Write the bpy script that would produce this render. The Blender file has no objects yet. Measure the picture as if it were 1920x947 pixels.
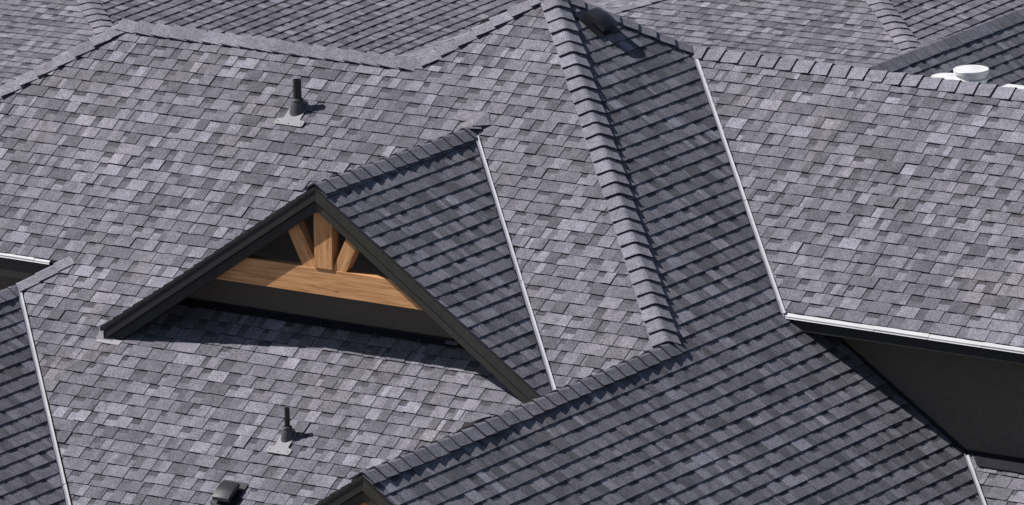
import bpy, math, random
from mathutils import Vector as V, Matrix
SC = bpy.context.scene
COL = SC.collection
rnd = random.Random(7)

# ------------------------------------------------------------------ camera
cam = bpy.data.cameras.new('camera'); camo = bpy.data.objects.new('camera', cam); COL.objects.link(camo)
cr = V((0.8394323650701484, 0.5433247441918962, -0.012309623127768884))
cu = V((-0.12391442531341097, 0.21340223846372713, 0.9690741456761283))
cf = V((-0.5291488634325734, 0.8119468621575436, -0.2464625191799651))
cl = V((41.45651991980428, -64.40346109770556, 16.74823859326963))
m = Matrix((cr, cu, -cf)).transposed().to_4x4(); m.translation = cl
camo.matrix_world = m
cam.sensor_width = 36; cam.lens = 272.93; cam.clip_end = 3000; cam.clip_start = 1
cam.dof.use_dof = True; cam.dof.focus_distance = 76; cam.dof.aperture_fstop = 9
SC.camera = camo
# ------------------------------------------------------------------ light
SUN = V((0.655, 0.212, -0.725)).normalized()         # direction the light travels
w = bpy.data.worlds.new('World'); SC.world = w; w.use_nodes = True
nt = w.node_tree; bg = nt.nodes['Background']
sky = nt.nodes.new('ShaderNodeTexSky'); sky.sky_type = 'NISHITA'; sky.sun_disc = False
sky.sun_elevation = math.asin(-SUN.z); sky.sun_rotation = math.atan2(-SUN.x, -SUN.y)
nt.links.new(sky.outputs[0], bg.inputs[0]); bg.inputs[1].default_value = 0.05
sl = bpy.data.lights.new('sun', 'SUN'); so = bpy.data.objects.new('sun', sl); COL.objects.link(so)
sl.energy = 4.9; sl.angle = math.radians(0.5); sl.color = (1, 0.965, 0.92)
so.rotation_euler = SUN.to_track_quat('-Z', 'Y').to_euler()
SC.view_settings.view_transform = 'Standard'; SC.view_settings.look = 'None'
SC.view_settings.exposure = 0.12; SC.view_settings.gamma = 1

# ------------------------------------------------------------------ materials
def mat(name, col, rough=0.6, metal=0, noise=None, spec=0.5, bump=None):
    M = bpy.data.materials.new(name); M.use_nodes = True
    n = M.node_tree.nodes; L = M.node_tree.links; b = n['Principled BSDF']
    b.inputs['Base Color'].default_value = (*col, 1); b.inputs['Roughness'].default_value = rough
    b.inputs['Metallic'].default_value = metal; b.inputs['Specular IOR Level'].default_value = spec
    tc = n.new('ShaderNodeTexCoord')
    if noise:
        sc, amp = noise
        t = n.new('ShaderNodeTexNoise'); t.inputs['Scale'].default_value = sc; t.inputs['Detail'].default_value = 5
        L.new(tc.outputs['Object'], t.inputs['Vector'])
        mr = n.new('ShaderNodeMapRange'); mr.inputs['From Min'].default_value = .3; mr.inputs['From Max'].default_value = .7
        mr.inputs['To Min'].default_value = 1-amp; mr.inputs['To Max'].default_value = 1+amp
        L.new(t.outputs[0], mr.inputs['Value'])
        mx = n.new('ShaderNodeMix'); mx.data_type = 'RGBA'; mx.blend_type = 'MULTIPLY'; mx.inputs[0].default_value = 1
        mx.inputs[6].default_value = (*col, 1); L.new(mr.outputs[0], mx.inputs[7]); L.new(mx.outputs[2], b.inputs['Base Color'])
    if bump:
        t2 = n.new('ShaderNodeTexNoise'); t2.inputs['Scale'].default_value = bump[0]; t2.inputs['Detail'].default_value = 3
        L.new(tc.outputs['Object'], t2.inputs['Vector'])
        bp = n.new('ShaderNodeBump'); bp.inputs['Strength'].default_value = bump[1]; bp.inputs['Distance'].default_value = 0.01
        L.new(t2.outputs[0], bp.inputs['Height']); L.new(bp.outputs[0], b.inputs['Normal'])
    return M

def granule(name, tint):
    """asphalt shingle: per-piece granule tone x fine mineral speckle x faint weathering, with a little tan grit"""
    M = bpy.data.materials.new(name); M.use_nodes = True
    n = M.node_tree.nodes; L = M.node_tree.links; b = n['Principled BSDF']
    b.inputs['Roughness'].default_value = 0.95; b.inputs['Specular IOR Level'].default_value = 0.15
    tc = n.new('ShaderNodeTexCoord')
    at = n.new('ShaderNodeAttribute'); at.attribute_name = 'tone'
    def noise(scale, detail, lo, hi, a, c, rough=.5):
        t = n.new('ShaderNodeTexNoise'); t.inputs['Scale'].default_value = scale
        t.inputs['Detail'].default_value = detail; t.inputs['Roughness'].default_value = rough
        L.new(tc.outputs['Object'], t.inputs['Vector'])
        r = n.new('ShaderNodeMapRange'); r.inputs['From Min'].default_value = lo; r.inputs['From Max'].default_value = hi
        r.inputs['To Min'].default_value = a; r.inputs['To Max'].default_value = c
        L.new(t.outputs[0], r.inputs['Value']); return r.outputs[0], t.outputs[0]
    def mul(x, y):
        k = n.new('ShaderNodeMath'); k.operation = 'MULTIPLY'; L.new(x, k.inputs[0]); L.new(y, k.inputs[1]); return k.outputs[0]
    g1, raw = noise(100, 2, .30, .70, .40, 1.63)
    g2, _ = noise(11, 4, .3, .7, .84, 1.16)
    g3, _ = noise(0.7, 4, .3, .7, .90, 1.10)
    v = mul(mul(mul(at.outputs['Fac'], g1), g2), g3)
    cmb = n.new('ShaderNodeMix'); cmb.data_type = 'RGBA'; cmb.blend_type = 'MULTIPLY'; cmb.inputs[0].default_value = 1
    cmb.inputs[6].default_value = (*tint, 1); L.new(v, cmb.inputs[7])
    grit, _ = noise(1.1, 5, .54, .76, 0, .45, .7)
    gm = n.new('ShaderNodeMix'); gm.data_type = 'RGBA'; gm.blend_type = 'MULTIPLY'; L.new(grit, gm.inputs[0])
    L.new(cmb.outputs[2], gm.inputs[6]); gm.inputs[7].default_value = (1.12, 1.04, .86, 1)
    L.new(gm.outputs[2], b.inputs['Base Color'])
    bp = n.new('ShaderNodeBump'); bp.inputs['Strength'].default_value = .35; bp.inputs['Distance'].default_value = .004
    L.new(raw, bp.inputs['Height']); L.new(bp.outputs[0], b.inputs['Normal'])
    return M

def wood(name):
    M = bpy.data.materials.new(name); M.use_nodes = True
    n = M.node_tree.nodes; L = M.node_tree.links; b = n['Principled BSDF']
    b.inputs['Roughness'].default_value = .75; b.inputs['Specular IOR Level'].default_value = .25
    tc = n.new('ShaderNodeTexCoord'); mp = n.new('ShaderNodeMapping'); mp.inputs['Scale'].default_value = (1.2, 26, 26)
    L.new(tc.outputs['Object'], mp.inputs[0])
    t = n.new('ShaderNodeTexNoise'); t.inputs['Scale'].default_value = 1.6; t.inputs['Detail'].default_value = 7
    t.inputs['Roughness'].default_value = .62; t.inputs['Distortion'].default_value = .6
    L.new(mp.outputs[0], t.inputs['Vector'])
    cr_ = n.new('ShaderNodeValToRGB'); e = cr_.color_ramp.elements
    e[0].position = .28; e[0].color = (.36, .165, .065, 1); e[1].position = .72; e[1].color = (.80, .465, .240, 1)
    k = cr_.color_ramp.elements.new(.5); k.color = (.66, .338, .152, 1)
    L.new(t.outputs[0], cr_.inputs[0])
    # knots
    mk = n.new('ShaderNodeMapping'); mk.inputs['Scale'].default_value = (2.0, 5, 5); L.new(tc.outputs['Object'], mk.inputs[0])
    vo = n.new('ShaderNodeTexVoronoi'); vo.inputs['Scale'].default_value = 1.4; L.new(mk.outputs[0], vo.inputs['Vector'])
    r = n.new('ShaderNodeMapRange'); r.inputs['From Min'].default_value = .03; r.inputs['From Max'].default_value = .10
    r.inputs['To Min'].default_value = .45; r.inputs['To Max'].default_value = 1; L.new(vo.outputs['Distance'], r.inputs['Value'])
    mx = n.new('ShaderNodeMix'); mx.data_type = 'RGBA'; mx.blend_type = 'MULTIPLY'; mx.inputs[0].default_value = 1
    L.new(cr_.outputs[0], mx.inputs[6]); L.new(r.outputs[0], mx.inputs[7]); L.new(mx.outputs[2], b.inputs['Base Color'])
    bp = n.new('ShaderNodeBump'); bp.inputs['Strength'].default_value = .5; bp.inputs['Distance'].default_value = .006
    L.new(t.outputs[0], bp.inputs['Height']); L.new(bp.outputs[0], b.inputs['Normal'])
    return M

TINT = (.985, .956, 1.14)
SHINGLE = granule('asphalt_shingle', TINT)
WOOD = wood('cedar')
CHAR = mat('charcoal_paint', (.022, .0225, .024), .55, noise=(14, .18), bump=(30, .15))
CHAR_SUNLIT = mat('charcoal_paint_sunlit', (.040, .039, .034), .5, noise=(10, .15), bump=(30, .12))  # lighter copy of the charcoal trim, sunlight put into its colour
STUCCO = mat('dark_stucco', (.150, .136, .118), .9, noise=(40, .12), spec=.2, bump=(120, .4))
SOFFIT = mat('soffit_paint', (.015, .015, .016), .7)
FLASH = mat('galvanised_flashing', (.33, .33, .38), .6, metal=0, noise=(6, .12))
DARKFLASH = mat('dark_step_flashing', (.028, .028, .036), .95, noise=(8, .2), spec=.05)
WHITE = mat('white_metal', (.80, .80, .80), .4, noise=(5, .04))
DRIP = mat('pale_drip_metal', (.56, .56, .59), .5, noise=(3, .08))
BLACKP = mat('black_plastic', (.030, .029, .036), .26, noise=(12, .2))
PIPE = mat('black_pipe', (.018, .018, .021), .45, noise=(10, .2))
RUBBER = mat('grey_rubber_boot', (.075, .075, .085), .5, noise=(14, .15))
PLATE = mat('painted_flashing_plate', (.225, .222, .245), .5, noise=(9, .1))
EARTH = mat('bare_ground', (.16, .13, .10), .95, noise=(.4, .2))

# ------------------------------------------------------------------ mesh helpers
class MB:
    def __init__(self): self.v = []; self.f = []; self.t = []
    def poly(self, pts, tone=1.0):
        i = len(self.v); self.v += [tuple(p) for p in pts]; self.f.append(tuple(range(i, i+len(pts)))); self.t.append(tone)
    def prism(self, pts, off):                      # pts: planar outline, off: extrusion vector
        off = V(off); a = [V(p) for p in pts]; b = [p+off for p in a]
        nrm = (a[1]-a[0]).cross(a[2]-a[0])
        if nrm.dot(off) > 0: a, b = b, a
        # now a is the face on the normal's side
        self.poly(a); self.poly(b[::-1])
        k = len(a)
        for i in range(k):
            j = (i+1) % k; self.poly((a[j], a[i], b[i], b[j]))
    def box(self, o, X, Y, Z):
        o, X, Y, Z = map(V, (o, X, Y, Z)); self.prism((o, o+X, o+X+Y, o+Y), Z)
    def lathe(self, o, prof, seg=28, ax=V((0, 0, 1)), ex=None, cap0=True, cap1=True):
        o = V(o); ax = V(ax).normalized(); ex = V(ex) if ex else ax.orthogonal().normalized(); ey = ax.cross(ex)
        R = []
        for r, h in prof:
            R.append([o+ax*h+(ex*math.cos(2*math.pi*k/seg)+ey*math.sin(2*math.pi*k/seg))*r for k in range(seg)])
        for a, b in zip(R, R[1:]):
            for k in range(seg):
                l = (k+1) % seg; self.poly((a[k], a[l], b[l], b[k]))
        if cap0: self.poly(R[0][::-1])
        if cap1: self.poly(R[-1])
    def build(self, name, material, parent=None, M=None, smooth=False, bevel=0, label=None, weld=False):
        me = bpy.data.meshes.new(name)
        me.from_pydata(self.v, [], self.f)
        a = me.attributes.new('tone', 'FLOAT', 'FACE'); a.data.foreach_set('value', self.t)
        me.materials.append(material)
        me.update()
        if weld or bevel or smooth:
            import bmesh
            bm = bmesh.new(); bm.from_mesh(me); bmesh.ops.remove_doubles(bm, verts=bm.verts, dist=1e-5)
            bmesh.ops.recalc_face_normals(bm, faces=bm.faces); bm.to_mesh(me); bm.free()
        if smooth:
            me.polygons.foreach_set('use_smooth', [True]*len(me.polygons))
            me.set_sharp_from_angle(angle=math.radians(40))
        o = bpy.data.objects.new(name, me); COL.objects.link(o)
        if M is not None: o.matrix_world = M
        if parent is not None:
            o.parent = parent; o.matrix_parent_inverse = WM.get(parent.name, Matrix()).inverted()
        WM[o.name] = M.copy() if M is not None else Matrix()
        if bevel:
            bv = o.modifiers.new('bevel', 'BEVEL'); bv.width = bevel; bv.segments = 2; bv.limit_method = 'ANGLE'
        if label: o['label'] = label
        return o
WM = {}
def thing(name, label, cat, loc, group=None):
    o = bpy.data.objects.new(name, None); COL.objects.link(o); o.location = loc; o.empty_display_size = .2
    o['label'] = label; o['category'] = cat
    if group: o['group'] = group
    WM[o.name] = Matrix.Translation(V(loc)); return o

def clip(poly, hp):                                   # keep side n.(x-p) >= 0
    (px, py), (nx, ny) = hp; out = []
    for i in range(len(poly)):
        a, b = poly[i], poly[(i+1) % len(poly)]
        da = (a[0]-px)*nx+(a[1]-py)*ny; db = (b[0]-px)*nx+(b[1]-py)*ny
        if da >= 0: out.append(a)
        if (da >= 0) != (db >= 0):
            t = da/(da-db); out.append((a[0]+(b[0]-a[0])*t, a[1]+(b[1]-a[1])*t))
    return out
def area(p): return .5*sum(p[i][0]*p[(i+1) % len(p)][1]-p[(i+1) % len(p)][0]*p[i][1] for i in range(len(p)))

P = 0.6759
EXPO = 0.1493
def frame(kind, p):
    S = math.sqrt(1+p*p)
    up = {'F': (0, 1), 'R': (-1, 0), 'L': (1, 0), 'B': (0, -1)}[kind]
    a = {'F': V((1, 0, 0)), 'R': V((0, 1, 0)), 'L': V((0, -1, 0)), 'B': V((-1, 0, 0))}[kind]
    s = V((up[0], up[1], p))/S
    return a, s, a.cross(s), up, S

TONES = [(.125, 2.2), (.155, 4), (.182, 4.6), (.212, 3.6), (.246, 1.9), (.280, .7)]
def tone(r, dark=0):
    t = r.choices([x for x, _ in TONES], [max(.1, k*(1.0-dark*i)) for i, (_, k) in enumerate(TONES)])[0]
    return t*r.uniform(.93, 1.07)

def slope(name, kind, z0, polys, parent, p=P, seed=1, phase=0.0, insets=(), M=None, amp=1.0, label=None, hb=None, tt=None):
    """one roof slope: plan polygons (convex) on the plane z = z0 + grad.(x,y), covered course by course in laminated shingles"""
    r = random.Random(seed); a, s, n, up, S = frame(kind, p); o = V((0, 0, z0))
    if hb is None: hb = .0104 if kind == 'F' else .0094
    if tt is None: tt = .0054 if kind == 'F' else .0024
    uv = []
    for pl in polys:
        for hp in insets:
            pl = clip(pl, hp)
            if len(pl) < 3: break
        if len(pl) < 3: continue
        q = [(a.x*x+a.y*y, (up[0]*x+up[1]*y)*S) for x, y in pl]
        if area(q) < 0: q = q[::-1]
        uv.append(q)
    mb = MB()
    allp = [x for q in uv for x in q]
    u0, u1 = min(x[0] for x in allp)-.4, max(x[0] for x in allp)+.4
    v0, v1 = min(x[1] for x in allp), max(x[1] for x in allp)
    k0 = math.floor((v0-phase)/EXPO)-1; k1 = math.ceil((v1-phase)/EXPO)
    hps = []
    for q in uv:
        h = []
        for i in range(len(q)):
            A, B = q[i], q[(i+1) % len(q)]; h.append((A, (-(B[1]-A[1]), B[0]-A[0])))
        hps.append((h, min(x[0] for x in q), max(x[0] for x in q), min(x[1] for x in q), max(x[1] for x in q)))
    w1, w2, w3 = r.uniform(0, 6), r.uniform(0, 6), r.uniform(0, 6)
    def wob(u, v): return amp*.0016*(math.sin(u*2.3+w1+v*.7)+math.sin(u*5.1+w2-v*2.1)*.7+math.sin(v*3.3+w3+u)*.6)
    def emit(ua, ub, va, vb, vk, ht, dt, tn):
        if ub-ua < .004: return
        rect = [(ua, va), (ub, va), (ub, vb), (ua, vb)]
        for h, x0, x1, y0, y1 in hps:
            if ub < x0 or ua > x1 or vb < y0 or va > y1: continue
            q = rect
            for k in h:
                q = clip(q, k)
                if len(q) < 3: break
            if len(q) < 3 or abs(area(q)) < 2e-5: continue
            def H(u, v): return .0008+ht*(1-(v-vk)/EXPO)*1.0+dt+wob(u, v)
            top = [o+a*u+s*v+n*(H(u, v)) for u, v in q]; bot = [o+a*u+s*v+n*(-.004+wob(u, v)) for u, v in q]
            mb.poly(top, tn)
            for i in range(len(q)):
                j = (i+1) % len(q)
                if min(q[i][1], q[j][1]) > va+(vb-va)*.98: continue
                mb.poly((bot[i], bot[j], top[j], top[i]), .045)
    for k in range(k0, k1+1):
        vk = phase+k*EXPO+r.uniform(-.0012, .0012); vt = vk+EXPO-.0005
        u = u0-r.uniform(0, .3); cut = 0
        while u < u1:
            wt = r.uniform(.10, .225); wg = r.uniform(.06, .16)
            if r.random() < .10: wt *= 1.45
            j = r.uniform(-.0012, .0012); dt = tt*r.uniform(.8, 1.3)*(1.8 if r.random() < .04 else 1); hk = hb*r.uniform(.9, 1.12)
            # raised tab, sometimes carrying two granule drops
            if r.random() < .42:
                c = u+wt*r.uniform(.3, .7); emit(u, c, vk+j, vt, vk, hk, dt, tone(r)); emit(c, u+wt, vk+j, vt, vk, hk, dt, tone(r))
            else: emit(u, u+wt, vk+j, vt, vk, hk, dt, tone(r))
            # recessed base between tabs; its upper strip often carries the dark shadow-line granules
            g0, g1 = u+wt, u+wt+wg
            tb = tone(r, .12)
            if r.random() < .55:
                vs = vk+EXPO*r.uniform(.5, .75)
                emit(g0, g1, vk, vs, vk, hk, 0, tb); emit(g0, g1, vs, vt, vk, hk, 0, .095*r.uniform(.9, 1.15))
            elif r.random() < .4:
                c = r.uniform(.3, .7)*wg+g0; emit(g0, c, vk, vt, vk, hk, 0, tb); emit(c, g1, vk, vt, vk, hk, 0, tone(r, .1))
            else: emit(g0, g1, vk, vt, vk, hk, 0, tb)
            u = g1
    # deck under the shingles
    for q in uv:
        pts = [o+a*u+s*v-n*.006 for u, v in q]; mb.poly(pts, .1)
        low = [x-n*.03 for x in pts]; mb.poly(low[::-1], .1)
        for i in range(len(q)):
            j = (i+1) % len(q); mb.poly((low[i], low[j], pts[j], pts[i]), .1)
    return mb.build(name, SHINGLE, parent, M, label=label)

def caps(name, A, B, nL, nR, parent, expo=.205, wing=.135, lift=.017, thk=.012, seed=3, M=None, label=None, base=.014, ton=.225, bulge=.0015):
    """overlapping cap shingles along a ridge or hip; the butt of every piece faces B"""
    r = random.Random(seed); A, B = V(A), V(B); t = (A-B); Ln = t.length; t.normalize()
    mb = MB()
    def down(n, other):
        d = V(n).cross(t).normalized()
        return d if d.dot(V(other)) > 0 else -d
    nL, nR = V(nL).normalized(), V(nR).normalized()
    dl = down(nL, nL-nR*nL.dot(nR)); dr = down(nR, nR-nL*nL.dot(nR))
    up = (nL+nR).normalized(); k = 1/max(.3, up.dot(nL))
    N = int(math.ceil(Ln/expo))
    for i in range(N):
        s0 = i*expo+r.uniform(-.006, .006); s1 = min(s0+expo*1.3, Ln+.03)
        lf = lift*r.uniform(.85, 1.15); wl = wing*r.uniform(.96, 1.04); wr = wing*r.uniform(.96, 1.04); sk = r.uniform(-.007, .007)
        tl, tr = r.uniform(0, .006), r.uniform(0, .006)
        def sec(sv, h, tipL, tipR, skew):
            o = B+t*sv; c = o+up*(h*k)
            return [o+dl*wl+nL*(h+tipL)+t*skew, o+dl*wl*.5+nL*(h+bulge)+t*skew*.5, o+dl*.010+nL*(h+.002), c-up*.004,
                    o+dr*.010+nR*(h+.002), o+dr*wr*.5+nR*(h+bulge)-t*skew*.5, o+dr*wr+nR*(h+tipR)-t*skew]
        f = sec(s0, base+lf, tl, tr, sk); b = sec(s1, base+.001, 0, 0, sk)
        mid = sec(s0+expo*.45, base+lf*.62, tl*.4, tr*.4, sk)
        tn = ton*r.uniform(.86, 1.14)
        dn = [nL, nL, nL, up, nR, nR, nR]
        f2 = [x-d*thk for x, d in zip(f, dn)]; b2 = [x-d*thk for x, d in zip(b, dn)]; m2 = [x-d*thk for x, d in zip(mid, dn)]
        for X, Y, x2, y2 in ((f, mid, f2, m2), (mid, b, m2, b2)):
            for j in range(6):
                mb.poly((X[j], X[j+1], Y[j+1], Y[j]), tn); mb.poly((x2[j+1], x2[j], y2[j], y2[j+1]), tn)
            mb.poly((Y[0], y2[0], x2[0], X[0]), .06); mb.poly((X[6], x2[6], y2[6], Y[6]), .06)
        for j in range(6): mb.poly((f[j+1], f[j], f2[j], f2[j+1]), .05)
    return mb.build(name, SHINGLE, parent, M, label=label)

def valley(name, A, B, n1, n2, parent, w1=.05, w2=.075, M=None, material=FLASH, seam=.55, lift=.018):
    """V-shaped open valley metal in two lapped lengths; side 1 lies on the slope with normal n1, side 2 on n2"""
    A, B = V(A), V(B); t = (B-A).normalized(); Ln = (B-A).length; n1 = V(n1).normalized(); n2 = V(n2).normalized(); mb = MB()
    def upw(n, o):
        d = n.cross(t).normalized(); return d if d.dot(o) < 0 else -d
    d1, d2 = upw(n1, n1), upw(n2, n2)
    if d1.z < 0: d1 = -d1
    if d2.z < 0: d2 = -d2
    mid = (n1+n2).normalized()
    for s0, s1, h in ((0, Ln*seam+.08, .004), (Ln*seam, Ln, .0)):
        rows = []
        for q in range(13):
            s = s0+(s1-s0)*q/12; wv = .0022*math.sin(q*1.9+s)
            o = A+t*s
            rows.append([o+d1*w1+n1*(lift+h+.004), o+d1*.012+mid*(lift+h+wv), o+mid*(lift+h+.005+wv), o+d2*.012+mid*(lift+h+wv), o+d2*w2+n2*(lift+h+.004+wv)])
        for a, b in zip(rows, rows[1:]):
            for j in range(4): mb.poly((a[j], a[j+1], b[j+1], b[j]))
    return mb.build(name, material, parent, M)

def nrm(kind, p=P):
    return frame(kind, p)[2]

# ================================================================== setting
g = MB(); g.poly([(-600, -400, -9.5), (600, -400, -9.5), (600, 900, -9.5), (-600, 900, -9.5)])
go = g.build('ground', EARTH); go['kind'] = 'structure'

# ================================================================== main house
Z1, X1 = -.6618, -4.5998                       # low ridge
ZG, YG = -2.4158, -8.80                        # front gable ridge
D2 = 1.0132; Z2 = -P*D2                        # right-hand ridge
ZE, YE = -2.5051, -1.6799                      # its eave
XW, YW, ZW = 5.531, -1.3127, -3.7384           # foot of the dark wall
XH, YH, ZH = -3.8411, -3.9927, -2.6987         # front-left gable ridge end
XS, YS = -3.516, -3.6675
XD, YD, ZD, ZDE = .0902, -4.3986, -1.0957, -2.853   # dormer
HW = (ZD-ZDE)/P
XG = -ZG/P
house = thing('house', 'large grey shingled house filling the view, with cedar gable dormer, hips, ridges and valleys', 'house', (0, -2, -9.5))
q2 = .70710678
# front slope
slope('roof_slope', 'F', 0, [
    [(-D2*.9664, -.9792), (0, 0), (.9792, -.9792)],
    [(X1, -.9792), (.9792, -.9792), (XG, -XG), (-7.19, -XG)],
    [(-7.19, -XG), (XG, -XG), (XG-(3.6675-XG), YS), (-7.28, YS)],
    [(XS, YS), (XG-(3.6675-XG), YS), (2*XG+YH, YH), (XH, YH)],
    [(XH+.045*1.414, YH), (2*XG+YH, YH), (-.35+.05, -7.49+.05), (-.35+.045, -7.49+.045)]], house, seed=11, phase=YS*math.sqrt(1+P*P)+.005,
    insets=[], label='broad front roof slope of mixed grey shingles in full sun')
# right-facing slope running from the peak down over the front gable
slope('roof_slope', 'R', 0, [
    [(0, 0), (D2, D2), (2*D2-YW, YW), (-YW, YW)],
    [(-YW, YW), (XW, YW), (XW+YW+XG, -XG), (XG, -XG)],
    [(XG, -XG), (XW+YW+XG, -XG), (9.8, XW+YW-9.8), (9.8, YG), (XG, YG)]], house, seed=23, phase=.03,
    insets=[], label='darker right-facing roof slope with heavy shadow lines, from the peak to the bottom edge')
# right wing front slope
slope('roof_slope', 'F', Z2-P*D2, [[(D2, D2), (9, D2), (9, YE), (3.7064, YE)]], house, seed=31,
      phase=(YE+.016)*math.sqrt(1+P*P), insets=[((D2+.045*1.414, D2), (q2, q2)), ((0, YE+.016), (0, 1))], label='sunlit front roof slope of the right wing')
# low slope below the dark wall
slope('roof_slope', 'F', ZW-P*YW, [[(XW, YW), (9.8, YW), (9.8, XW+YW-9.8)]], house, seed=37, insets=[((XW+.045*1.414, YW), (q2, q2))],
      label='small low front slope at the foot of the dark wall')
# hidden back slopes
slope('roof_slope', 'B', Z2+P*D2, [[(D2, D2), (9, D2), (9, 5.5), (5.5, 5.5)]], house, seed=41)
slope('roof_slope', 'B', 0, [[(0, 0), (-.98, .98), (-.98, .981), (5.5, 5.5), (D2, D2)]], house, seed=42) if False else None
slope('roof_slope', 'L', 0, [[(0, 0), (-.9792, .9792), (-.9792, -.9792)]], house, seed=43)
slope('roof_slope', 'B', 2*Z1, [[(X1, -.9792), (-.9792, -.9792), (-.9792, 3), (X1-3, 3)]], house, seed=44)
slope('roof_slope', 'L', -.6618-P*X1, [[(X1, -.9792), (X1-2.6, -.9792-2.6), (X1-2.6, 2)]], house, seed=45)
slope('roof_slope', 'L', ZG-P*XG, [[(XG, -XG), (XG, YG), (.1, YG), (.1, -XG-3.47)]], house, seed=46)
# front-left gable
slope('roof_slope', 'R', ZH+P*XH, [[(XH, YH), (XH+3.5, YH-3.5), (XH+3.5, -10.5), (XH, -10.5)]], house, seed=51, phase=.05,
      insets=[((XH-.02, YH), (-q2, -q2))], label='shaded right slope of the gable at the left edge')
slope('roof_slope', 'L', ZH-P*XH, [[(XH, -10.5), (XH, YH), (XS, YS), (XS, -3.3), (-7.3, -3.3), (-7.3, -10.5)]] and [[(XH, -10.5), (XH, YH), (-7.3, YH), (-7.3, -10.5)], [(XH, YH), (XS, YS), (XS, -3.3), (-7.3, -3.3), (-7.3, YH)]], house, seed=52)

# caps
nF, nR, nL, nB = nrm('F'), nrm('R'), nrm('L'), nrm('B')
pk = V((0, 0, 0)); h1 = V((XG, -XG, ZG)); j2 = V((D2, D2, Z2))
caps('hip_cap', pk, h1+V((-.02, .02, .014)), nF, nR, house, expo=.188, wing=.14, lift=.027, seed=61, label='long hip of cap shingles from the peak down to the front gable ridge')
caps('ridge_cap', h1+V((0, .10, .0)), (XG, YG, ZG), nL, nR, house, expo=.203, seed=62, lift=.023, wing=.145, label='front gable ridge of cap shingles')
caps('hip_cap', pk, j2, nR, nB, house, expo=.205, seed=63, lift=.02)
caps('ridge_cap', j2+V((-.05, 0, -.004)), (9, D2, Z2-.012), nF, nB, house, expo=.21, seed=64, lift=.020, wing=.15, base=.014, label='right wing ridge whose cap shingles have dark butts')
caps('hip_cap', pk, (-.9792, -.9792, Z1), nF, nL, house, expo=.21, seed=65, lift=.032, base=.012)
caps('ridge_cap', (-.9792, -.9792, Z1), (X1-.03, -.9792, Z1), nF, nB, house, expo=.217, seed=66, lift=.032, wing=.145, base=.012, label='level ridge of cap shingles at the upper left')
caps('hip_cap', (X1, -.9792, Z1), (X1-2.6, -.9792-2.6, Z1-2.6*P), nF, nL, house, expo=.215, seed=67, lift=.032, base=.012, wing=.15)
caps('hip_cap', V((XS, YS, YS*P))+V((.05, .05, .034)), V((XH, YH, ZH))-V((.0, .0, 0)), nF, nL, house, expo=.215, seed=68, lift=.016, wing=.13)
caps('ridge_cap', V((XH, YH+.1, ZH)), (XH, -10.5, ZH), nL, nR, house, expo=.205, seed=69, lift=.014)
# valleys
d1 = V((1, -1, -P))
valley('valley_flashing', j2+d1*.11, V((3.7064, YE, ZE))+d1*.02, nR, nF, house, w1=.030, w2=.042)
valley('valley_flashing', V((XH, YH, ZH))+d1*.06, V((XH, YH, ZH))+d1*3.4, nR, nF, house, w1=.030, w2=.042)
valley('valley_flashing', V((XW, YW, ZW))+d1*.05, V((XW, YW, ZW))+d1*3, nR, nF, house, w1=.030, w2=.042)

# eaves
def drip(name, x0, x1, ye, ze, parent, w=.05, seams=()):
    mb = MB(); xs = [x0]+list(seams)+[x1]
    s = V((0, 1, P)).normalized()
    for i, (a, b) in enumerate(zip(xs, xs[1:])):
        h = .0012+.0035*(i % 2)
        o = V((a, ye, ze))
        prof = [s*(w+.03)+nF*h, V((0, -.022, -.022*P))+nF*h, V((0, -.022, -.022*P-.014)), V((0, -.030, -.022*P-.019))]
        prof2 = [x-nF*.003-V((0, -.002, 0)) for x in prof]
        for j in range(3):
            A = o+prof[j]; B = o+prof[j+1]; L = V((b-a+.012*(i < len(xs)-2), 0, 0))
            mb.poly((A, B, B+L, A+L))
    return mb.build(name, DRIP, parent)
drip('drip_edge', 3.73, 9, YE, ZE, house, w=.03, seams=(4.75, 5.35, 5.95, 6.55, 7.4))
drip('drip_edge', -7.3, XS-.14, YS, YS*P, house, w=.012, seams=(-4.4, -3.86))
b = MB(); b.box((3.72, YE, ZE-.15), (6, 0, 0), (0, .025, 0), (0, 0, .125)); b.build('fascia', CHAR, house)
b = MB(); b.box((3.70, YE+.03, ZE-.13), (6, 0, 0), (0, YW-YE, 0), (0, 0, .02)); b.build('soffit', SOFFIT, house)
b = MB(); b.box((-7.3, YS+.01, YS*P-.24), (XS+7.3-.15, 0, 0), (0, .025, 0), (0, 0, .20)); b.build('fascia', CHAR, house)
# dark wall at the right (stands on the right-facing slope and the low slope)
b = MB(); b.prism([(3.36, YW, -2.272), (XW, YW, ZW-.01), (9.8, YW, ZW-.01), (9.8, YW, -2.272)], (0, .12, 0))
b.build('wall', STUCCO, house, label='dark stucco wall in shadow under the right eave')
b = MB()
b.prism([(3.4, YW-.004, -P*3.4), (XW+.05, YW-.004, ZW-.02), (XW+.05, YW-.004, ZW+.025), (3.4, YW-.004, -P*3.4+.035)], (0, -.012, 0))
b.prism([(XW+.04, YW-.004, ZW-.01), (9.8, YW-.004, ZW-.01), (9.8, YW-.004, ZW+.035), (XW+.04, YW-.004, ZW+.035)], (0, -.012, 0))
b.prism([(XW+.12, YW-.02, ZW+.012), (9.8, YW-.02, ZW+.012), (9.8, YW-.15, ZW-.13*P+.022), (XW+.24, YW-.15, ZW-.13*P+.022)], (0, 0, .004))
b.build('step_flashing', DARKFLASH, house)
# dark wall at the left under the upper eave
b = MB(); b.box((-7.3, -3.32, -6), (XS+7.3+.05, 0, 0), (0, .12, 0), (0, 0, 6-2.45)); b.build('wall', STUCCO, house)
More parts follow.
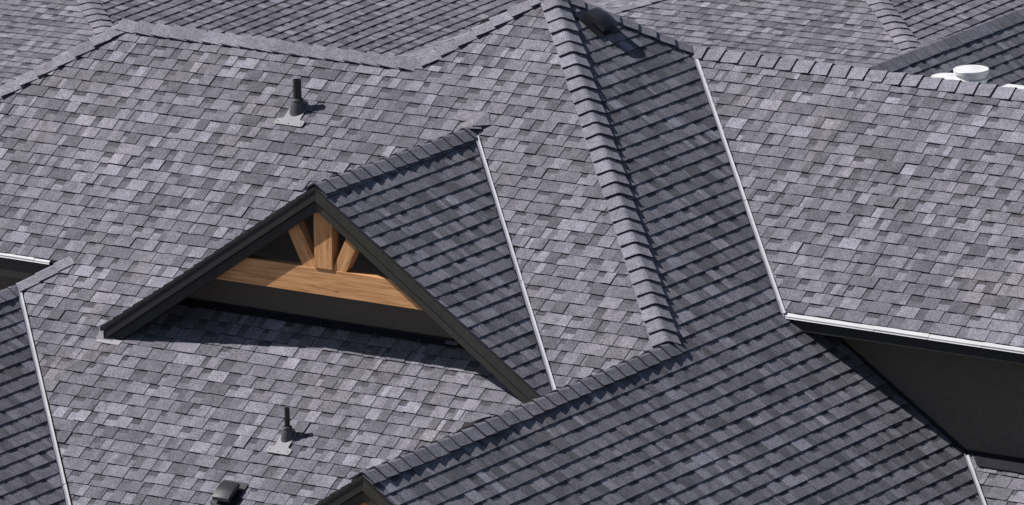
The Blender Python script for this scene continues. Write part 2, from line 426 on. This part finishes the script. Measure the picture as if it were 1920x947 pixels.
# body walls below the roofs
b = MB(); b.box((-7, -3.2, -9.5), (13.4, 0, 0), (0, 7.5, 0), (0, 0, 4.6)); b.box((.9, -8.4, -9.5), (5.6, 0, 0), (0, 5.2, 0), (0, 0, 5.0)); b.build('wall', STUCCO, house)

# ---- gable trusses
def bar(name, mtl, parent, c, ang, L, h, y0, dep, bevel=.004, label=None):
    """timber with its grain along its own x axis, lying in the gable plane"""
    mb = MB(); mb.box((-L/2, 0, -h/2), (L, 0, 0), (0, dep, 0), (0, 0, h))
    M = Matrix.Translation(V((c[0], y0, c[1]))) @ Matrix.Rotation(-ang, 4, 'Y')
    return mb.build(name, mtl, parent, M, bevel=bevel, label=label)
def rake(name, mtl, parent, xa, za, hw, sgn, y, top, h, dep, bevel=.003):
    """sloping board from the apex down one side: vertical top offset, vertical height"""
    mb = MB(); e = hw
    A = V((xa, y, za-top)); B = V((xa+sgn*e, y, za-top-e*P))
    mb.prism([A, B, B-V((0, 0, h)), A-V((0, 0, h))], (0, dep, 0))
    return mb.build(name, mtl, parent, bevel=bevel)

def gable_trim(parent, xa, ya, za, hw):
    for sg, mt in ((-1, CHAR), (1, CHAR_SUNLIT)):  # sunlight painted into the right boards' paler colour; left boards stay charcoal
        rake('rake_board', mt, parent, xa, za, hw-.03, sg, ya-.012, .030, .112, .05)
        rake('barge_board', mt, parent, xa, za, hw-.14, sg, ya+.014, .145, .108, .05)
        # thin metal edge under the shingles
        mb = MB(); A = V((xa, ya-.022, za-.004)); B = V((xa+sg*hw, ya-.022, za-.004-hw*P))
        mb.prism([A, B, B-V((0, 0, .024)), A-V((0, 0, .024))], (0, .008, 0)); mb.build('drip_edge', CHAR, parent)
        # soffit boards under the overhang
        mb = MB(); A = V((xa, ya+.066, za-.085)); B = V((xa+sg*(hw-.1), ya+.066, za-.085-(hw-.1)*P))
        mb.prism([A, B, B-V((0, 0, .012)), A-V((0, 0, .012))], (0, .47, 0)); mb.build('soffit', SOFFIT, parent)

# dormer
mb = MB(); WY = -3.86
hwW = 1.78
mb.prism([(XD, WY, ZD-.05), (XD-hwW-.5, WY, ZD-.05-(hwW+.5)*P), (XD+hwW+.5, WY, ZD-.05-(hwW+.5)*P)], (0, .10, 0))
dorm = mb.build('dormer', STUCCO, house, label='gable dormer with cedar king post truss above a dark wall')
S_ = math.sqrt(1+P*P)
slope('roof_slope', 'R', ZD+P*XD, [[(XD, YD-.015), (XD+HW, YD-.015), (XD+HW, -4.2211), (XD, ZD/P)]], dorm, seed=71, phase=.02,
      insets=[((XD-.03, ZD/P), (-q2, -q2))], label='shaded right slope of the dormer roof')
slope('roof_slope', 'L', ZD-P*XD, [[(XD, YD-.015), (XD-HW, YD-.015), (XD-HW, -4.2211), (XD, ZD/P)]], dorm, seed=72)
caps('ridge_cap', (XD, ZD/P+.02, ZD), (XD, YD-.02, ZD), nL, nR, dorm, expo=.203, seed=73, lift=.023, wing=.145)
# the last cap folded out over the main slope
mb = MB(); c = V((XD, ZD/P, ZD)); Fh = nF*.016
mb.poly([c+V((-.20, .10, .10*P))+Fh, c+V((.04, -.06, .035))+Fh, c+V((.19, .06, .06*P))+Fh, c+V((.06, .20, .20*P))+Fh, c+V((-.12, .17, .17*P))+Fh], .2)
mb.poly([c+V((-.14, -.02, .01))+Fh*1.6, c+V((.0, -.12, .012))+Fh*1.6, c+V((.13, -.02, .0))+Fh*1.6, c+V((.05, .10, .10*P))+Fh*1.6, c+V((-.06, .10, .10*P))+Fh*1.6], .19)
mb.build('ridge_cap', SHINGLE, dorm)
valley('valley_flashing', V((XD, ZD/P, ZD))+d1*.10, V((XD+HW, -4.2211, ZDE))+d1*.02, nR, nF, dorm, w1=.030, w2=.040)
gable_trim(dorm, XD, YD, ZD, HW)
BY = YD+.082
mb = MB(); mb.prism([(-1.12, 0, .131), (1.12, 0, .131), (1.50, 0, -.131), (-1.50, 0, -.131)], (0, .11, 0))
mb.build('timber_beam', WOOD, dorm, Matrix.Translation((XD, BY, -2.068)), bevel=.004)
bar('king_post', WOOD, dorm, (XD+.03, -1.61), math.pi/2, .645, .212, BY-.012, .12)
# braces: bottoms at the foot of the post, leaning outwards
def brace(x0, z0, x1, z1, wd): 
    L = math.hypot(x1-x0, z1-z0); ang = math.atan2(z1-z0, x1-x0)
    bar('brace', WOOD, dorm, ((x0+x1)/2, (z0+z1)/2), ang, L, wd, BY+.004, .10)
brace(-.015, -2.00, -.28, -1.47, .158)
brace(.262, -2.00, .525, -1.47, .145)
# flashing at the foot of the dormer wall
mb = MB(); zF = WY*P
mb.prism([(XD-2.0, WY-.003, zF-.01), (XD+2.0, WY-.003, zF-.01), (XD+2.0, WY-.003, zF+.03), (XD-2.0, WY-.003, zF+.03)], (0, -.012, 0))
mb.prism([(XD-2.1, WY-.016, zF+.012), (XD+2.1, WY-.016, zF+.012), (XD+2.1, WY-.085, zF-.085*P+.026), (XD-2.1, WY-.085, zF-.085*P+.026)], (0, 0, .004))
mb.build('step_flashing', DARKFLASH, dorm)
for x in (-1.45, -.85, -.2, .45, .95, 1.5):
    mb = MB(); mb.lathe((x, WY-.07, zF-.065*P+.026), [(.006, 0), (.005, .004)], 8, nF); mb.build('nail', PLATE, dorm)
# little kick-out plates under both rake feet
for sg in (-1, 1):
    x = XD+sg*(HW-.10); mb = MB(); yk = YD-.02
    mb.prism([(x-.15, yk+.02, yk*P+.026), (x+.15, yk+.02, yk*P+.026), (x+.14, yk-.03, (yk-.05)*P+.026), (x-.14, yk-.03, (yk-.05)*P+.026)], (0, 0, .005))
    mb.build('kickout_flashing', PLATE, dorm)
mb = MB(); x = XD-HW; mb.prism([(x+.0, YD-.03, ZDE-.035), (x+.0, YD+.05, ZDE-.035), (x-.012, YD+.05, ZDE+.03), (x-.012, YD-.03, ZDE+.03)], (.006, 0, 0)); mb.build('drip_edge', WHITE, dorm)

# front gable at the bottom
mb = MB(); mb.prism([(XG, -8.3, ZG-.08), (XG-2.6, -8.3, ZG-.08-2.6*P), (XG+2.6, -8.3, ZG-.08-2.6*P)], (0, .1, 0))
fg = mb.build('gable', STUCCO, house, label='front gable end with dark rake boards at the bottom edge')
gable_trim(fg, XG, YG+.015, ZG, 3.0)
bar('king_post', WOOD, fg, (XG+.02, ZG-.60), math.pi/2, .66, .2, YG+.08, .12)
bar('timber_beam', WOOD, fg, (XG, ZG-1.05), 0, 2.7, .262, YG+.08, .11)

# ================================================================== things on the roofs
def onF(x, y, h=0.0): return V((x, y, P*y))+nF*h
def vent_pipe(label, x, y, rp, hp, rb, hb_):
    t = thing('vent_pipe', label, 'vent pipe', onF(x, y), 'plumbing vent pipes on the front slope')
    o = V((x, y, P*y))
    # flat flange: a neck coming out from under the shingles and a wide foot with rounded corners
    a, s, n, _, _ = frame('F', P); o2 = o+n*.019
    def pt(u, v): return o2+a*u+s*v
    W_, wn = rb*1.95, rb*1.12
    out = [(-wn, .10), (-wn, -.11), (-wn-.02, -.128), (-W_+.015, -.128), (-W_, -.143), (-W_, -.19), (-W_+.018, -.208), (W_-.018, -.208), (W_, -.19), (W_, -.143), (W_-.015, -.128), (wn+.02, -.128), (wn, -.11), (wn, .10)]
    mb = MB(); mb.prism([pt(u, v) for u, v in out], n*.004)
    pl = mb.build('flange', PLATE, t)
    for u, v in ((-W_+.03, -.168), (0, -.185), (W_-.03, -.168)):
        mb = MB(); mb.lathe(pt(u, v)+n*.004, [(.007, 0), (.006, .004)], 10, n); mb.build('nail', PIPE, pl)
    # moulded boot: skirt leaning out of the slope, rounded to a collar
    up = V((0, 0, 1)); mb = MB(); seg = 32
    rings = []
    for fr, rad in ((0, 1.0), (.04, .97), (.3, .88), (.6, .76), (.82, .66), (.85, .63), (.87, .70), (.93, .71), (.95, .66), (1.0, .64), (1.02, .52)):
        ring = []
        for k in range(seg):
            th = 2*math.pi*k/seg; ex, ey = math.cos(th)*rb*rad, math.sin(th)*rb*rad; ey *= 1+.45*(1-fr)*(ey > 0)
            zb = P*ey+.012*(1-fr)               # the foot follows the slope
            z = zb*(1-fr)+(hb_+.0)*fr+.10*rb*(1-fr)
            ring.append(o+V((ex, ey, z)))
        rings.append(ring)
    for A, B in zip(rings, rings[1:]):
        for k in range(seg):
            l = (k+1) % seg; mb.poly((A[k], A[l], B[l], B[k]))
    mb.build('boot', RUBBER, t, smooth=True)
    mb = MB(); mb.lathe(o, [(rp, 0), (rp, hp), (rp*.82, hp), (rp*.82, hp-.10)], 28, up, cap0=False, cap1=True)
    mb.build('pipe', PIPE, t, smooth=True)
vent_pipe('wide black vent pipe in a grey boot on the upper front slope', -1.966, -1.70, .043, .335, .088, .14)
vent_pipe('thin black vent pipe in a grey boot on the slope below the dormer', .195, -5.10, .026, .315, .070, .13)

def box_vent(label, kind, p0, p, z0, wa, ws, h, M=None, lit=False, dome=.03):
    """low square attic vent: flange, throat and a domed hood with a lip, standing on a slope"""
    a, s, n, up, S = frame(kind, p); o = V((p0[0], p0[1], z0+p*(up[0]*p0[0]+up[1]*p0[1])))
    t = thing('roof_vent', label, 'roof vent', o, 'box vents on the roofs')
    def pt(u, v, k): return o+a*u+s*v+n*k
    mb = MB(); mb.prism([pt(-wa*.75, -ws*.62, .019), (pt(wa*.75, -ws*.62, .019)), pt(wa*.75, ws*.8, .019), pt(-wa*.75, ws*.8, .019)], n*.003)
    mb.build('flange', BLACKP, t)
    mb = MB(); mb.prism([pt(-wa*.38, -ws*.34, .013), pt(wa*.38, -ws*.34, .013), pt(wa*.38, ws*.40, .013), pt(-wa*.38, ws*.40, .013)], n*(h-.04)); mb.build('throat', BLACKP, t)
    mb = MB(); N = 8; rows = []
    for i in range(N+1):
        v = -ws/2+ws*i/N; row = []
        for j in range(N+1):
            u = -wa/2+wa*j/N; fu, fv = 2*j/N-1, 2*i/N-1
            row.append(pt(u, v, h+dome*(1-fu*fu)*.7+dome*(1-fv*fv)*.5-.012*max(0, fv)))
        rows.append(row)
    for i in range(N):
        for j in range(N): mb.poly((rows[i][j], rows[i][j+1], rows[i+1][j+1], rows[i+1][j]))
    edge = rows[0][:]+[r_[-1] for r_ in rows[1:]]+rows[-1][::-1][1:]+[r_[0] for r_ in rows[::-1][1:-1]]
    low = []
    for e in edge:
        w_ = e-o; low.append(o+a*(w_.dot(a)*1.03)+s*(w_.dot(s)*1.03)+n*(h-.045))
    for i in range(len(edge)):
        j = (i+1) % len(edge); mb.poly((low[i], low[j], edge[j], edge[i]))
    mb.poly(low[::-1])
    mb.build('hood', BLACKP, t, smooth=True)
    return t
box_vent('black domed roof vent near the peak beside the long hip', 'R', (.485, .10), P, 0, .26, .27, .10, dome=.028)
box_vent('small dark box vent low on the front slope at the bottom edge', 'F', (-.05, -5.76), P, 0, .19, .22, .10, dome=.008)
box_vent('dark roof vent peeking over the hip left of the peak', 'L', (-.63, -.02), P, 0, .32, .32, .085)
box_vent('dark roof vent peeking over the front gable ridge', 'L', (3.20, -6.38), P, ZG-P*XG, .32, .32, .085)

# white flue cylinders behind the right ridge
def flue(label, x, y, ztop, r, rings):
    zb = Z2-P*(y-D2); t = thing('flue_cap', label, 'flue cap', (x, y, zb), 'white round flues behind the right ridge')
    h = ztop-zb
    mb = MB(); prof = [(r*.86, -.12), (r*.86, h-.04-.062*rings), (r*.9, h-.035-.062*rings)]
    for k in range(rings):
        dz = .062; z = h-.03-dz*(rings-k)
        prof += [(r*.90, z+dz*.06), (r*.90, z+dz*.7), (r*1.03, z+dz*.78), (r*1.03, z+dz)]
    mb.lathe((x, y, zb), prof, 40, cap1=False); mb.build('flue', WHITE, t, smooth=True)
    mb = MB(); mb.lathe((x, y, zb), [(r*1.04, h-.03), (r*1.05, h-.006), (r*1.02, h), (r*.95, h-.004), (r*.5, h+.010), (.001, h+.014)], 40); mb.build('lid', WHITE, t, smooth=True)
flue('taller white ribbed round flue behind the right ridge', 3.8436, 1.8, -.735, .172, 3)
flue('lower white round flue cap just showing over the right ridge', 3.50, 1.9, -.872, .150, 2)
mb = MB()
for x0, x1 in ((4.22, 4.50), (4.505, 4.9)):
    y = 1.6; z = Z2-P*(y-D2)
    mb.prism([(x0, y, z-.05), (x1, y, z-.05), (x1, y, z+.222), (x0, y, z+.222)], (0, .28, 0))
cb = mb.build('roof_curb', WHITE, house, bevel=.01, label='white metal curb just showing behind the right ridge')

# ================================================================== neighbouring houses
def bg_house(label, name, M, parts):
    t = thing(name, label, 'house', M.translation); t.rotation_euler = M.to_euler(); WM[t.name] = M.copy(); return t
def frameM(pos, rz): return Matrix.Translation(V(pos)) @ Matrix.Rotation(math.radians(rz), 4, 'Z')
def hip_house(label, M, p, up, dn, wl, seed, left_hip=None, depth=14):
    """local origin on the right front hip; the hip climbs to (-up, up) and descends to (dn, -dn)"""
    t = thing('house', label, 'house', M.translation); t.rotation_euler = M.to_euler(); WM[t.name] = M
    xl = -wl
    slope('roof_slope', 'F', 0, [[(dn, -dn), (-up, up), (xl+up if left_hip else xl-dn, up), (xl-dn, -dn)]], t, p=p, seed=seed, M=M, amp=.6, hb=.010, tt=.003)
    slope('roof_slope', 'R', 0, [[(dn, -dn), (dn, depth), (-up, depth), (-up, up)]], t, p=p, seed=seed+1, M=M, amp=.6, hb=.013, tt=.003)
    n1, n2, n3 = nrm('F', p), nrm('R', p), nrm('L', p)
    caps('hip_cap', (-up, up, up*p), (dn, -dn, -dn*p), n1, n2, t, expo=.2, wing=.15, lift=.02, seed=seed+2, M=M)
    if left_hip:
        slope('roof_slope', 'L', -p*xl, [[(xl-dn, -dn), (xl+up, up), (xl+up, depth), (xl-dn, depth)]], t, p=p, seed=seed+3, M=M, amp=.6)
        caps('hip_cap', (xl+up, up, up*p), (xl-dn, -dn, -dn*p), n1, n3, t, expo=.2, wing=.12, lift=.012, seed=seed+4, M=M)
    mb = MB(); zb = -9.5-M.translation.z
    mb.box((xl-dn+.5, -dn+.5, zb), (wl+2*dn-1, 0, 0), (0, depth+dn-1, 0), (0, 0, -dn*p-.25-zb)); mb.build('wall', STUCCO, t, M=M)
    return t
hip_house('neighbouring low-pitched grey shingle house beyond the upper left ridge', frameM((-18.6086, 17.6946, -5.8004), 4), .28, 4.5, 3.5, 9, 101)
hip_house('neighbouring low-pitched grey shingle house beyond the right ridge', frameM((-6.711, 18.402, -4.669), 2), .30, 1.68, 4.0, 3.37, 121, left_hip=True)
# steep gabled neighbour whose ridge runs away to the upper right
M3 = frameM((-2.780, 12.75, -3.328), 0)
t3 = thing('house', 'neighbouring steep gabled house with dark right slope at the upper right corner', 'house', M3.translation); WM[t3.name] = M3
slope('roof_slope', 'R', 0, [[(0, -4), (4.5, -4), (4.5, 9), (0, 9)]], t3, seed=141, M=M3)
slope('roof_slope', 'L', 0, [[(0, -4), (-3, -4), (-3, 9), (0, 9)]], t3, seed=142, M=M3)
caps('ridge_cap', (0, 9, 0), (0, -4, 0), nL, nR, t3, expo=.25, wing=.17, lift=.006, seed=143, M=M3, base=.012)
mb = MB(); mb.box((-2.5, -3.5, -6.1), (6.5, 0, 0), (0, 12, 0), (0, 0, 3)); mb.build('wall', STUCCO, t3, M=M3)
